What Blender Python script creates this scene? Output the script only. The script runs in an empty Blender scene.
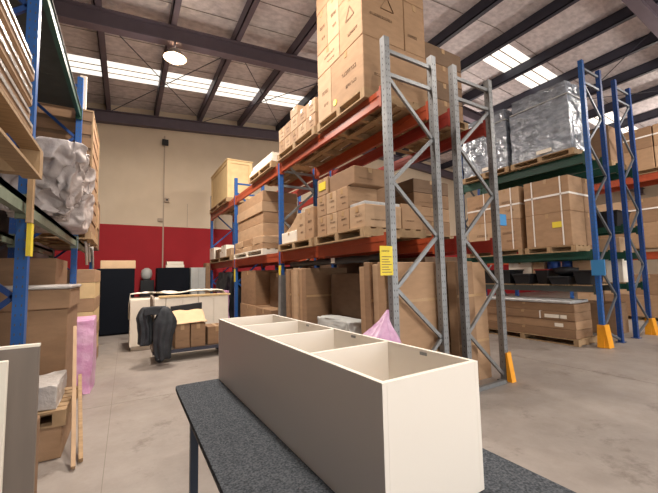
import bpy, bmesh, math, random
from mathutils import Vector, Matrix, noise
rnd = random.Random(7)
SC = bpy.context.scene
COL = SC.collection
GAP = .004

# ------------------------------------------------------------------ materials
MATS = {}
def mat(name, col, rough=.6, metal=0., noise_amt=0., scale=8., col2=None, bump=0., bscale=40., stretch=(1, 1, 1), spec=.4,
        trans=0., alpha=1., emit=None, estr=0., detail=4.):
    if name in MATS: return MATS[name]
    m = bpy.data.materials.new(name); m.use_nodes = True
    nt = m.node_tree; b = nt.nodes['Principled BSDF']
    b.inputs['Base Color'].default_value = (*col, 1); b.inputs['Roughness'].default_value = rough
    b.inputs['Metallic'].default_value = metal; b.inputs['Specular IOR Level'].default_value = spec
    b.inputs['Transmission Weight'].default_value = trans; b.inputs['Alpha'].default_value = alpha
    if emit: b.inputs['Emission Color'].default_value = (*emit, 1); b.inputs['Emission Strength'].default_value = estr
    if noise_amt or bump:
        tc = nt.nodes.new('ShaderNodeTexCoord'); mp = nt.nodes.new('ShaderNodeMapping')
        mp.inputs['Scale'].default_value = stretch
        nt.links.new(tc.outputs['Object'], mp.inputs['Vector'])
    if noise_amt:
        n = nt.nodes.new('ShaderNodeTexNoise'); n.inputs['Scale'].default_value = scale; n.inputs['Detail'].default_value = detail
        r = nt.nodes.new('ShaderNodeValToRGB')
        c2 = col2 or tuple(c * .6 for c in col)
        r.color_ramp.elements[0].color = (*[a * (1 - noise_amt) + b_ * noise_amt for a, b_ in zip(col, c2)], 1); r.color_ramp.elements[0].position = .35
        r.color_ramp.elements[1].color = (*col, 1); r.color_ramp.elements[1].position = .65
        nt.links.new(mp.outputs['Vector'], n.inputs['Vector']); nt.links.new(n.outputs['Fac'], r.inputs['Fac'])
        nt.links.new(r.outputs['Color'], b.inputs['Base Color'])
    if bump:
        n2 = nt.nodes.new('ShaderNodeTexNoise'); n2.inputs['Scale'].default_value = bscale; n2.inputs['Detail'].default_value = 5
        bp = nt.nodes.new('ShaderNodeBump'); bp.inputs['Strength'].default_value = bump; bp.inputs['Distance'].default_value = .02
        nt.links.new(mp.outputs['Vector'], n2.inputs['Vector']); nt.links.new(n2.outputs['Fac'], bp.inputs['Height'])
        nt.links.new(bp.outputs['Normal'], b.inputs['Normal'])
    MATS[name] = m
    return m

KRAFT = [mat('kraft_tan', (.40, .25, .145), .75, noise_amt=.35, scale=5, stretch=(1, 1, 3), bump=.08),
         mat('kraft_light', (.49, .33, .205), .75, noise_amt=.3, scale=4, stretch=(1, 1, 3), bump=.08),
         mat('kraft_brown', (.29, .175, .10), .78, noise_amt=.35, scale=5, stretch=(1, 1, 3), bump=.08),
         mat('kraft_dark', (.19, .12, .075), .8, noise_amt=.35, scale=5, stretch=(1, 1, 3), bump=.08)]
KT, KL, KB, KD = KRAFT
TAPE = mat('parcel_tape', (.42, .27, .14), .3)
WTAPE = mat('white_strap', (.85, .82, .78), .35)
INK = mat('carton_ink', (.20, .125, .075), .8)
WOOD = mat('pallet_wood', (.42, .28, .155), .8, noise_amt=.75, scale=6, stretch=(1, 8, 1), bump=.15)
WOODL = mat('pale_plywood', (.72, .53, .28), .7, noise_amt=.35, scale=5, stretch=(1, 6, 1))
GALV = mat('galvanised_steel', (.26, .27, .28), .42, .6, noise_amt=.35, scale=14)
ORANGE = mat('orange_painted_steel', (.36, .062, .022), .42, noise_amt=.3, scale=9)
RED = mat('red_painted_steel', (.32, .035, .025), .45, noise_amt=.3, scale=9)
BLUE = mat('blue_painted_steel', (.018, .10, .34), .4, noise_amt=.3, scale=9)
BLUED = mat('deep_blue_steel', (.012, .055, .22), .4, noise_amt=.3, scale=9)
GREEN = mat('green_painted_steel', (.012, .07, .05), .45, noise_amt=.3, scale=9)
SAGE = mat('worn_green_grey_steel', (.20, .25, .19), .45, noise_amt=.45, scale=12)
DKDECK = mat('dark_shelf_board', (.05, .055, .05), .7, noise_amt=.4, scale=6)
SLOT = mat('slot_lining', (.09, .09, .10), .9)
YELLOW = mat('sign_yellow', (.78, .62, .05), .5)
GUARD = mat('guard_amber', (.85, .36, .02), .5, noise_amt=.25, scale=10)
BLACK = mat('black_plastic', (.012, .013, .016), .5)
BLACKF = mat('black_board', (.004, .006, .011), .75, spec=.15)
WHITE = mat('white_carton', (.86, .80, .70), .6, noise_amt=.12, scale=6)
MEL = mat('cream_melamine', (.82, .768, .70), .38, spec=.35)
MELE = mat('cream_edge_band', (.90, .86, .78), .35)
WRAP = mat('clear_stretch_wrap', (.50, .47, .45), .3, noise_amt=.25, scale=5, bump=.8, bscale=14)
BAGW = mat('milky_plastic_film', (.50, .45, .44), .5, noise_amt=.35, scale=5, bump=.9, bscale=11)
SILVER = mat('silver_wrap_film', (.33, .375, .44), .14, .15, noise_amt=.8, scale=4, col2=(.13, .15, .185), bump=1., spec=.9, bscale=6, stretch=(1, 1, 2.6))
SILVL = mat('pale_wrap_film', (.55, .56, .57), .3, .1, noise_amt=.45, scale=8, bump=.8, bscale=13)
PINK = mat('pink_plastic_film', (.58, .27, .48), .35, noise_amt=.6, scale=7, col2=(.78, .54, .72), bump=.8, bscale=9)
PINKT = mat('sheer_pink_film', (.46, .24, .42), .3, bump=.7, bscale=10, noise_amt=.6, scale=9, col2=(.74, .52, .70), alpha=.82)
CARPET = mat('charcoal_carpet', (.125, .137, .155), .95, noise_amt=1., scale=120, col2=(.045, .051, .06), bump=.7, bscale=180, spec=.1, detail=3)
QUILT = mat('charcoal_quilt', (.022, .026, .032), .7, noise_amt=.5, scale=7, col2=(.06, .065, .075), bump=.4, bscale=18)
GREYB = mat('grey_brown_board', (.21, .175, .15), .55, noise_amt=.35, scale=3, stretch=(5, 5, .6))
GREYL = mat('light_grey_plastic', (.48, .49, .48), .5, noise_amt=.2, scale=6)
TANC = mat('tan_paper', (.74, .52, .32), .7, noise_amt=.2, scale=6)
BLUEDRUM = mat('blue_drum_plastic', (.03, .10, .42), .4)
BLUESIGN = mat('sky_blue_plastic', (.05, .24, .52), .45)
REDP = mat('dark_red_item', (.30, .03, .03), .5)

# ------------------------------------------------------------------ mesh builder
class MB:
    def __init__(s): s.bm = bmesh.new(); s.mats = []
    def mi(s, m):
        if m not in s.mats: s.mats.append(m)
        return s.mats.index(m)
    def hexa(s, c, m):                                   # 8 corners: bottom ring 0-3, top ring 4-7
        v = [s.bm.verts.new(p) for p in c]; k = s.mi(m)
        for f in ((3, 2, 1, 0), (4, 5, 6, 7), (0, 1, 5, 4), (1, 2, 6, 5), (2, 3, 7, 6), (3, 0, 4, 7)):
            s.bm.faces.new([v[i] for i in f]).material_index = k
        return v
    def box(s, x0, x1, y0, y1, z0, z1, m, j=0.):
        c = [(x0, y0, z0), (x1, y0, z0), (x1, y1, z0), (x0, y1, z0), (x0, y0, z1), (x1, y0, z1), (x1, y1, z1), (x0, y1, z1)]
        if j: c = [tuple(a + (rnd.uniform(-j, 0) if i < 2 or q > 3 else 0) * (1 if (a > 0) else 1) * (0 if i == 2 else 1) for i, a in enumerate(p)) for q, p in enumerate(c)]
        return s.hexa(c, m)
    def bar(s, a, b, w, h, m, up=(0, 0, 1)):             # rectangular bar from a to b
        a, b = Vector(a), Vector(b); d = (b - a).normalized(); u = Vector(up)
        if abs(d.dot(u)) > .95: u = Vector((0, 1, 0))
        r = d.cross(u).normalized() * w / 2; u = r.cross(d).normalized() * h / 2
        return s.hexa([a - r - u, a + r - u, b + r - u, b - r - u, a - r + u, a + r + u, b + r + u, b - r + u], m)
    def tube(s, pts, rad, m, n=10, caps=True):
        k = s.mi(m); pts = [Vector(p) for p in pts]; rings = []
        rad = rad if isinstance(rad, (list, tuple)) else [rad] * len(pts)
        for i, p in enumerate(pts):
            d = (pts[min(i + 1, len(pts) - 1)] - pts[max(i - 1, 0)]).normalized()
            u = Vector((0, 0, 1)) if abs(d.z) < .9 else Vector((1, 0, 0))
            r = d.cross(u).normalized(); u = r.cross(d)
            rings.append([s.bm.verts.new(p + (r * math.cos(t) + u * math.sin(t)) * rad[i]) for t in [2 * math.pi * q / n for q in range(n)]])
        for A, B in zip(rings, rings[1:]):
            for q in range(n):
                f = s.bm.faces.new([A[q], A[(q + 1) % n], B[(q + 1) % n], B[q]]); f.material_index = k; f.smooth = True
        if caps:
            s.bm.faces.new(rings[0][::-1]).material_index = k; s.bm.faces.new(rings[-1]).material_index = k
    def prism(s, poly, ax, d0, d1, m):                   # polygon extruded along axis ax
        k = s.mi(m)
        def P(a, b, d): return {'x': (d, a, b), 'y': (a, d, b), 'z': (a, b, d)}[ax]
        A = [s.bm.verts.new(P(a, b, d0)) for a, b in poly]; B = [s.bm.verts.new(P(a, b, d1)) for a, b in poly]
        s.bm.faces.new(A).material_index = k; s.bm.faces.new(B[::-1]).material_index = k
        for i in range(len(A)):
            j = (i + 1) % len(A); s.bm.faces.new([A[j], A[i], B[i], B[j]]).material_index = k
    def build(s, name, parent=None, bevel=0., smooth=False, kind=None, **kw):
        bmesh.ops.recalc_face_normals(s.bm, faces=s.bm.faces)
        if bevel:
            bmesh.ops.bevel(s.bm, geom=list(s.bm.edges), offset=bevel, segments=1, affect='EDGES', clamp_overlap=True)
        base = Vector(wbase(parent)) if parent else None
        if base is None:
            xs = [v.co for v in s.bm.verts]
            base = Vector(((min(v.x for v in xs) + max(v.x for v in xs)) / 2, (min(v.y for v in xs) + max(v.y for v in xs)) / 2, min(v.z for v in xs)))
        bmesh.ops.translate(s.bm, verts=s.bm.verts, vec=-base)
        me = bpy.data.meshes.new(name); s.bm.to_mesh(me); s.bm.free()
        for m in s.mats: me.materials.append(m)
        if smooth:
            for p in me.polygons: p.use_smooth = True
        o = bpy.data.objects.new(name, me); COL.objects.link(o)
        if parent: o.parent = parent
        else: o.location = base
        if kind: o['kind'] = kind
        for k, v in kw.items(): o[k] = v
        return o
def wbase(p):
    v = Vector((0, 0, 0))
    while p: v = v + p.location; p = p.parent
    return v
def tag(o, label, cat, group=None):
    o['label'] = label; o['category'] = cat
    if group: o['group'] = group
    return o
def thing(name, label, cat, loc, group=None):
    o = bpy.data.objects.new(name, None); COL.objects.link(o); o.location = loc; o.empty_display_size = .1
    return tag(o, label, cat, group)

def blob(name, x0, x1, y0, y1, z0, z1, m, amp=.05, freq=3., sub=5, power=.45, seed=0, parent=None, taper=0., fine=.3):
    """crumpled, rounded soft body filling a box"""
    bm = bmesh.new(); bmesh.ops.create_icosphere(bm, subdivisions=sub, radius=1)
    c = Vector(((x0 + x1) / 2, (y0 + y1) / 2, (z0 + z1) / 2)); h = Vector(((x1 - x0) / 2, (y1 - y0) / 2, (z1 - z0) / 2))
    so = Vector((seed * 3.7, seed * 1.3, seed * 2.1))
    for v in bm.verts:
        p = v.co.copy()
        q = Vector([math.copysign(abs(a) ** power, a) for a in p])
        mx = max(abs(a) for a in q); q = q / max(mx, .85)
        k = 1 - taper * (1 - q.z) * .5
        w = Vector((q.x * h.x * k, q.y * h.y * k, q.z * h.z))
        n = noise.noise_vector(w * freq + so) * amp + noise.noise_vector(w * freq * 4 + so) * amp * fine
        w = w + n
        w = Vector([max(-hh, min(hh, a)) for a, hh in zip(w, h)])
        v.co = w + c
    b = MB(); b.bm.free(); b.bm = bm; b.mi(m)
    return b.build(name, parent, smooth=True)

def scribble(b, face, u0, v0, w, h, const, n=6, m=INK):
    w *= .8; h *= .55; n = int(n * 1.6)
    """illegible row of carton print: short strokes. face 'x' (plane x=const, u=y) or 'y' (plane y=const, u=x)"""
    for i in range(n):
        cu = u0 + w * (i + .5) / n; cw = w / n * .34
        strokes = [(cu - cw, cu - cw * .5, v0, v0 + h)]
        if rnd.random() < .7: strokes.append((cu - cw, cu + cw, v0 + h * .8, v0 + h))
        if rnd.random() < .6: strokes.append((cu - cw, cu + cw, v0, v0 + h * .2))
        if rnd.random() < .5: strokes.append((cu + cw * .5, cu + cw, v0, v0 + h))
        for a0, a1, c0, c1 in strokes:
            if face == 'x': b.box(const - .0015, const, a0, a1, c0, c1, m)
            else: b.box(a0, a1, const - .0015, const, c0, c1, m)
def triangle_mark(b, face, u, v, s, const):
    pts = [(u - s, v - s * .7), (u + s, v - s * .7), (u, v + s)]
    for i in range(3):
        a, c = pts[i], pts[(i + 1) % 3]
        A = (const - .001, a[0], a[1]) if face == 'x' else (a[0], const - .001, a[1])
        C = (const - .001, c[0], c[1]) if face == 'x' else (c[0], const - .001, c[1])
        b.bar(A, C, .002 if face == 'x' else .02, .02 if face == 'x' else .002, INK, up=(0, 0, 1) if abs(a[1] - c[1]) < .01 else (0, 0, 1))

def carton(label, x0, x1, y0, y1, z0, z1, m=KT, group=None, tape='y', marks=None, name='carton', cat='carton', strap=None, sticker=None, paper=None):
    g = GAP / 2; b = MB()
    j = min(.006, (x1 - x0) * .02)
    c = []
    for zz in (z0, z1 - .001):
        for (xx, sx), (yy, sy) in (((x0, 1), (y0, 1)), ((x1, -1), (y0, 1)), ((x1, -1), (y1, -1)), ((x0, 1), (y1, -1))):
            c.append((xx + sx * (g + rnd.uniform(0, j)), yy + sy * (g + rnd.uniform(0, j)), zz))
    b.hexa(c, m)
    o = b.build(name, bevel=min(.007, (z1 - z0) * .08))
    tag(o, label, cat, group)
    if tape:
        t = MB(); w = min(.03, (x1 - x0) * .12); d = min(.10, (z1 - z0) * .3)
        if tape == 'y':
            xm = (x0 + x1) / 2; t.box(xm - w, xm + w, y0 + .012, y1 - .012, z1 - .002, z1, TAPE)
            t.box(xm - w, xm + w, y0 - .001 + g, y0 + .008 + g, z1 - d, z1 - .009, TAPE)
        else:
            ym = (y0 + y1) / 2; t.box(x0 + .012, x1 - .012, ym - w, ym + w, z1 - .002, z1, TAPE)
            t.box(x0 - .001 + g, x0 + .008 + g, ym - w, ym + w, z1 - d, z1 - .009, TAPE)
        t.build('packing_tape', o)
    if marks:
        t = MB(); H = z1 - z0
        for k in marks:
            if k == 'x':
                scribble(t, 'x', y0 + (y1 - y0) * .2, z0 + H * .52, (y1 - y0) * .55, H * .13, x0 + g, 5)
                scribble(t, 'x', y0 + (y1 - y0) * .2, z0 + H * .26, (y1 - y0) * .4, H * .1, x0 + g, 4)
            if k == 'y':
                scribble(t, 'y', x0 + (x1 - x0) * .15, z0 + H * .3, (x1 - x0) * .55, H * .1, y0 + g, 9)
            if k == 'Y':
                scribble(t, 'y', x0 + (x1 - x0) * .18, z0 + H * .42, (x1 - x0) * .65, H * .09, y0 + g, 11)
                triangle_mark(t, 'y', (x0 + x1) / 2 + .06, z0 + H * .72, .11, y0 + g)
            if k == 'X':
                triangle_mark(t, 'x', (y0 + y1) / 2, z0 + H * .62, .10, x0 + g)
                scribble(t, 'x', y0 + (y1 - y0) * .2, z0 + H * .2, (y1 - y0) * .5, H * .1, x0 + g, 6)
        t.build('printed_marks', o, label='dark printed marks')
    if strap:
        t = MB()
        for s_ in strap:
            if s_[0] == 'h':
                z = s_[1]; t.box(x0 + (.003 if len(s_) > 2 else -.004), x1 - .003, y0, y0 + .003, z - .02, z + .02, WTAPE); len(s_) > 2 or t.box(x0 - .004, x0 + .003, y0 + .002, y1 - .003, z - .02, z + .02, WTAPE)
            else:
                y = s_[1]; t.box(x0 - .004, x0 + .002, y - .012, y + .012, z0 + .01, z1, WTAPE); t.box(x0 - .004, x1, y - .012, y + .012, z1 - .003, z1 + .002, WTAPE)
        t.build('strap', o, label='white strapping band')
    for yy, ww in paper or ():
        t = MB(); t.box(x0 - .002, x0 + .004, yy - ww / 2, yy + ww / 2, z0 + .04, z0 + .11, WHITE); t.build('paper_label', o, label='white paper label')
    if sticker:
        kind, y, z, s_ = sticker; t = MB()
        if kind == 'round': t.prism([(y + s_ * math.cos(a * math.pi / 8), z + s_ * math.sin(a * math.pi / 8)) for a in range(16)], 'x', x0 - .003, x0 + .006, YELLOW)
        else:
            t.box(x0 - .003, x0 + .006, y - s_, y + s_, z - s_ * .6, z + s_ * .6, YELLOW)
        t.build('sticker', o, label='yellow sticker')
    return o

def pallet(label, x0, x1, y0, y1, z0, h=.13, group='timber pallets', m=WOOD, boards=6, along='y', name='pallet'):
    """top boards run across the bearers; 'along' is the direction the bearers run"""
    t = thing(name, label, 'pallet', ((x0 + x1) / 2, (y0 + y1) / 2, z0), group)
    tb, bb = .02, .018
    z1 = z0 + h
    if along == 'x':
        n = 3
        for i in range(n):
            yy = y0 + (y1 - y0 - .09) * i / (n - 1)
            b = MB(); b.box(x0, x1, yy, yy + .09, z0 + bb, z1 - tb, m); b.build('bearer', t)
        for i in range(boards):
            xx = x0 + (x1 - x0 - .10) * i / (boards - 1)
            b = MB(); b.box(xx, xx + .10, y0, y1, z1 - tb, z1, m); b.build('top_board', t)
        for i in range(3):
            xx = x0 + (x1 - x0 - .10) * i / 2
            b = MB(); b.box(xx, xx + .10, y0, y1, z0, z0 + bb, m); b.build('bottom_board', t)
    else:
        for i in range(3):
            xx = x0 + (x1 - x0 - .09) * i / 2
            b = MB(); b.box(xx, xx + .09, y0, y1, z0 + bb, z1 - tb, m); b.build('bearer', t)
        for i in range(boards):
            yy = y0 + (y1 - y0 - .10) * i / (boards - 1)
            b = MB(); b.box(x0, x1, yy, yy + .10, z1 - tb, z1, m); b.build('top_board', t)
        for i in range(3):
            yy = y0 + (y1 - y0 - .10) * i / 2
            b = MB(); b.box(x0, x1, yy, yy + .10, z0, z0 + bb, m); b.build('bottom_board', t)
    return t

# ------------------------------------------------------------------ the building
X0, X1, Y0, Y1 = -1.9, 27., -6., 13.3
RIDGE = 8.5
def rz(x): return .08 * x if x < RIDGE else .08 * RIDGE - .08 * (x - RIDGE)
def wallmat(name, col, col2, scale=1.6): return mat(name, col, .75, noise_amt=.4, scale=scale, col2=col2, bump=.04, bscale=60)
CREAM = wallmat('cream_painted_wall', (.66, .55, .42), (.56, .46, .34))
REDW = wallmat('red_painted_wall', (.36, .012, .02), (.28, .009, .016))

def concrete():
    m = bpy.data.materials.new('worn_concrete'); m.use_nodes = True; nt = m.node_tree; b = nt.nodes['Principled BSDF']
    tc = nt.nodes.new('ShaderNodeTexCoord')
    def nz(s, d, rough=.6):
        n = nt.nodes.new('ShaderNodeTexNoise'); n.inputs['Scale'].default_value = s; n.inputs['Detail'].default_value = d
        n.inputs['Roughness'].default_value = rough; nt.links.new(tc.outputs['Object'], n.inputs['Vector']); return n
    def ramp(n, a, c0, c, c1):
        r = nt.nodes.new('ShaderNodeValToRGB'); r.color_ramp.elements[0].position = a; r.color_ramp.elements[0].color = (*c0, 1)
        r.color_ramp.elements[1].position = c; r.color_ramp.elements[1].color = (*c1, 1); nt.links.new(n.outputs['Fac'], r.inputs['Fac']); return r
    def mixm(f, a, b_):
        x = nt.nodes.new('ShaderNodeMix'); x.data_type = 'RGBA'; x.blend_type = 'MULTIPLY'; x.inputs['Factor'].default_value = f
        nt.links.new(a.outputs[0], x.inputs[6]); nt.links.new(b_.outputs[0], x.inputs[7])
        class W: outputs = [x.outputs[2]]
        return W
    base = ramp(nz(.7, 6), .3, (.25, .22, .20), .7, (.35, .312, .283))
    fine = ramp(nz(5, 8, .7), .35, (.82, .80, .78), .65, (1, 1, 1))
    stain = ramp(nz(1.6, 7, .75), .30, (.52, .48, .46), .44, (1, 1, 1))
    c = mixm(1., mixm(.8, base, fine), stain)
    # saw-cut joints every six metres
    sep = nt.nodes.new('ShaderNodeSeparateXYZ'); nt.links.new(tc.outputs['Object'], sep.inputs[0])
    nt.links.new(c.outputs[0], b.inputs['Base Color'])
    rr = ramp(nz(2.2, 5), .3, (.38,) * 3, .7, (.62,) * 3); nt.links.new(rr.outputs[0], b.inputs['Roughness'])
    bp = nt.nodes.new('ShaderNodeBump'); bp.inputs['Strength'].default_value = .12; bp.inputs['Distance'].default_value = .01
    nt.links.new(nz(30, 6).outputs['Fac'], bp.inputs['Height']); nt.links.new(bp.outputs['Normal'], b.inputs['Normal'])
    return m
CONC = concrete()
JOINT = mat('joint_filler', (.22, .195, .17), .9)
b = MB(); b.box(X0 - .2, X1 + .2, Y0 - .2, Y1 + .2, -.15, 0, CONC); b.build('floor', kind='structure')
for k, (a, c) in enumerate((((X0, 5.0), (X1, 5.0)), ((X0, 9.6), (X1, 9.6)), ((5.9, Y0), (5.9, Y1)), ((-.12, Y0), (-.12, Y1)))):
    b = MB(); b.bar((*a, .0006), (*c, .0006), .005, .001, JOINT); b.build('floor_joint', kind='structure')

def wall(name, pts, m_lo, m_hi, split, thick):
    """pts: (x0,y0)-(x1,y1) footprint line, top follows the roof"""
    (xa, ya), (xb, yb) = pts; b = MB()
    d = Vector((xb - xa, yb - ya, 0)).normalized(); n = Vector((-d.y, d.x, 0)) * thick
    def sec(z0f, z1f, m, xs):
        for (x_0, y_0), (x_1, y_1) in zip(xs, xs[1:]):
            A, B = Vector((x_0, y_0, 0)), Vector((x_1, y_1, 0))
            b.hexa([A + Vector((0, 0, z0f(x_0))), B + Vector((0, 0, z0f(x_1))), B + n + Vector((0, 0, z0f(x_1))), A + n + Vector((0, 0, z0f(x_0))),
                    A + Vector((0, 0, z1f(x_0))), B + Vector((0, 0, z1f(x_1))), B + n + Vector((0, 0, z1f(x_1))), A + n + Vector((0, 0, z1f(x_0)))], m)
    xs = [(xa, ya), (xb, yb)]
    if min(xa, xb) < RIDGE < max(xa, xb): xs = [(xa, ya), (RIDGE, ya + (yb - ya) * (RIDGE - xa) / (xb - xa)), (xb, yb)]
    sec(lambda x: 0, lambda x: split, m_lo, xs); sec(lambda x: split, lambda x: 7.5 + rz(x), m_hi, xs)
    return b.build(name, kind='structure')
wall('wall_back', ((X0, Y1), (X1, Y1)), REDW, CREAM, 3.28, .2)
DKW = wallmat('shade_dark_wall', (.10, .085, .08), (.07, .06, .058))  # left wall coloured dark to stand in for the shade behind the rack
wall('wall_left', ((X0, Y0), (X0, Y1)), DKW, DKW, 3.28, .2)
wall('wall_right', ((X1, Y1), (X1, Y0)), CREAM, CREAM, 3.28, .2)
# front wall behind the camera with a wide roller-door opening
b = MB(); zt = 7.0
b.box(X0, .0, Y0 - .2, Y0, 0, zt, CREAM); b.box(13., X1, Y0 - .2, Y0, 0, zt, CREAM); b.box(0, 13., Y0 - .2, Y0, 3.8, zt, CREAM)
b.build('wall_front', kind='structure')
APRON = mat('outside_apron', (.55, .52, .48), .9, noise_amt=.3, scale=2)
b = MB(); b.box(-20, 40, -40, Y0 - .2, -.15, -.01, APRON); b.build('ground_outside', kind='structure')

# conduit and panel joint on the back wall
CONDUIT = mat('painted_conduit', (.40, .32, .25), .6)
b = MB(); b.box(1.06, 1.10, Y1 - .02, Y1, .0, 6.55, CONDUIT); b.build('wall_conduit', kind='structure')
b = MB(); b.box(1.86, 1.875, Y1 - .01, Y1, 3.3, 4.15, CONDUIT); b.build('wall_conduit', kind='structure')
t = thing('wall_lamp', 'small dark fitting high on the cream back wall, at top of the vertical conduit', 'wall fitting', (1.1, Y1 - .04, 6.2))
b = MB(); b.box(1.0, 1.2, Y1 - .1, Y1 - .021, 6.2, 6.4, BLACK); b.build('housing', t)
b = MB(); b.tube([(1.1, Y1 - .1, 6.28), (1.1, Y1 - .22, 6.22)], [.05, .09], BLACK); b.build('shade', t)
t = thing('junction_box', 'small grey box on the conduit halfway down the cream back wall', 'electrical box', (1.15, Y1 - .05, 4.14))
b = MB(); b.box(1.102, 1.26, Y1 - .08, Y1 - .001, 4.14, 4.30, CONDUIT); b.build('housing', t, bevel=.008)
b = MB(); b.tube([(1.18, Y1 - .08, 4.22), (1.18, Y1 - .12, 4.22)], .03, BLACK); b.build('switch_knob', t)
t = thing('small_wall_box', 'small box beside the conduit just above the red paint line', 'electrical box', (.98, Y1 - .05, 3.4))  # plain small box, has no switch
b = MB(); b.box(.90, 1.059, Y1 - .07, Y1 - .001, 3.44, 3.56, CONDUIT); b.build('housing', t, bevel=.008)

# roof sheets lined with foil insulation, skylight openings left between
FOIL = mat('foil_insulation', (.76, .71, .72), .5, .1, noise_amt=.55, scale=5.5, col2=(.38, .355, .375), bump=1., bscale=9, stretch=(1, 1.6, 1), detail=7)
FOILW = mat('insulation_mesh_wire', (.25, .22, .2), .5, .6)
SKY = mat('translucent_roof_sheet', (.9, .9, .88), .5, emit=(1., .955, .86), estr=1.05)
STEEL = mat('purple_grey_steel', (.125, .10, .125), .55, noise_amt=.3, scale=4)
STEELD = mat('dark_primer_steel', (.04, .042, .065), .5, noise_amt=.3, scale=4)
PUR = [-1.9, -.55, .86, 2.3, 3.83, 5.46, 7.3, 8.95, 10.55, 12.1, 13.5, 15.2, 17.0, 18.5, 20., 21.5, 23., 24.5, 26.]
xs = [X0] + [p for p in PUR if p > X0 + .1] + [X1]
sky = [(10.55, 11.45, -2, 5.46), (5.45, 6.3, 8.95, 12.1), (5.45, 6.3, 15.2, 23.), (10.55, 11.45, 12.7, 20.), (.4, 1.3, -1, 7.3), (-3.6, -2.7, -1, 12.7), (3.6, 4.5, -1, 3.83)]  # camera-side strips at the end are unseen, added to light the table
ys = sorted({Y0, Y1} | {s_[0] for s_ in sky} | {s_[1] for s_ in sky})
ceil = MB()
def roofquad(b, xa, xb, ya, yb, dz, m, th=.02):
    pts = [(xa, ya), (xb, ya), (xb, yb), (xa, yb)]
    b.hexa([(x, y, 7.36 + dz + rz(x)) for x, y in pts] + [(x, y, 7.36 + dz + th + rz(x)) for x, y in pts], m)
for xa, xb in zip(xs, xs[1:]):
    cuts = [(xa, xb)] if not (xa < RIDGE < xb) else [(xa, RIDGE), (RIDGE, xb)]
    for ca, cb in cuts:
        for ya, yb in zip(ys, ys[1:]):
            mid = ((ca + cb) / 2, (ya + yb) / 2)
            hit = [s_ for s_ in sky if s_[0] < mid[1] < s_[1] and s_[2] < mid[0] < s_[3]]
            if hit:
                q = MB(); roofquad(q, ca, cb, ya, yb, 0, SKY, .006)
                q.build('skylight', kind='structure')  # includes the added unseen strips
                q = MB()
                for k in (1, 2):
                    yy = ya + (yb - ya) * k / 3
                    q.bar((ca, yy, 7.352 + rz(ca)), (cb, yy, 7.352 + rz(cb)), .03, .012, CONDUIT)
                q.build('skylight_rib', kind='structure')
            else: roofquad(ceil, ca, cb, ya, yb, 0, FOIL)
ceil.build('ceiling', kind='structure')
# chicken-wire lines that hold the foil, running across the purlins
for i in range(24):
    yy = Y0 + .6 + i * .82
    if any(s_[0] - .1 < yy < s_[1] + .1 for s_ in sky): continue
    q = MB(); q.bar((X0, yy, 7.35 + rz(X0)), (RIDGE, yy, 7.35 + rz(RIDGE)), .012, .008, FOILW); q.bar((RIDGE, yy, 7.35 + rz(RIDGE)), (X1, yy, 7.35 + rz(X1)), .012, .008, FOILW)
    q.build('insulation_wire', kind='structure')
for i, x in enumerate(PUR):
    q = MB(); z = 7.06 + rz(x); m = STEEL if x < 5 else STEELD
    q.box(x - .14, x, Y0, Y1, z, z + .02, m); q.box(x - .14, x - .115, Y0, Y1, z, z + .285, m); q.box(x - .14, x - .02, Y0, Y1, z + .275, z + .292, m)
    q.build('roof_purlin', kind='structure')
for yy in (-2.7, 2.7, 8.1, 13.12):
    q = MB()
    for xa, xb in ((X0, RIDGE), (RIDGE, X1)):
        za, zb = 7.055 + rz(xa), 7.055 + rz(xb)
        for (w0, d0, d1) in ((.11, -.025, 0), (.012, -.36, -.02), (.11, -.385, -.36)):
            q.hexa([(xa, yy - w0, za + d0), (xb, yy - w0, zb + d0), (xb, yy + w0, zb + d0), (xa, yy + w0, za + d0),
                    (xa, yy - w0, za + d1), (xb, yy - w0, zb + d1), (xb, yy + w0, zb + d1), (xa, yy + w0, za + d1)], STEEL)
    q.build('roof_rafter', kind='structure')
for (xa, ya, xb, yb) in ((-.55, 8.2, 2.3, 12.9), (2.3, 8.2, -.55, 12.9), (2.3, 8.2, 5.46, 12.9), (5.46, 8.2, 2.3, 12.9), (11.2, 2.8, 15.5, 8.0), (15.5, 2.8, 11.2, 8.0)):
    q = MB(); q.tube([(xa, ya, 6.98 + rz(xa)), (xb, yb, 6.98 + rz(xb))], .012, STEELD, 6); q.build('roof_brace', kind='structure')

# high-bay lamp
LAMP = mat('lamp_glow', (1, .9, .7), .5, emit=(1., .72, .42), estr=40.)
ALU = mat('spun_aluminium', (.55, .53, .5), .35, .8)
lx, ly = .83, 8.0
t = thing('high_bay_lamp', 'glowing round high-bay lamp hung under the roof rafter', 'lamp', (lx, ly, 6.35))
b = MB(); b.tube([(lx, ly, 6.58), (lx, ly, 6.54), (lx, ly, 6.48), (lx, ly, 6.40), (lx, ly, 6.35)], [.05, .10, .15, .21, .24], ALU, 20, caps=False); b.build('reflector', t)
b = MB(); b.tube([(lx, ly, 6.42), (lx, ly, 6.37), (lx, ly, 6.31)], [.12, .19, .10], LAMP, 16); b.build('bulb', t)
b = MB(); b.tube([(lx, ly, 6.57), (lx, ly, 6.75)], .015, STEELD, 8); b.build('hanger', t)

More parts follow.
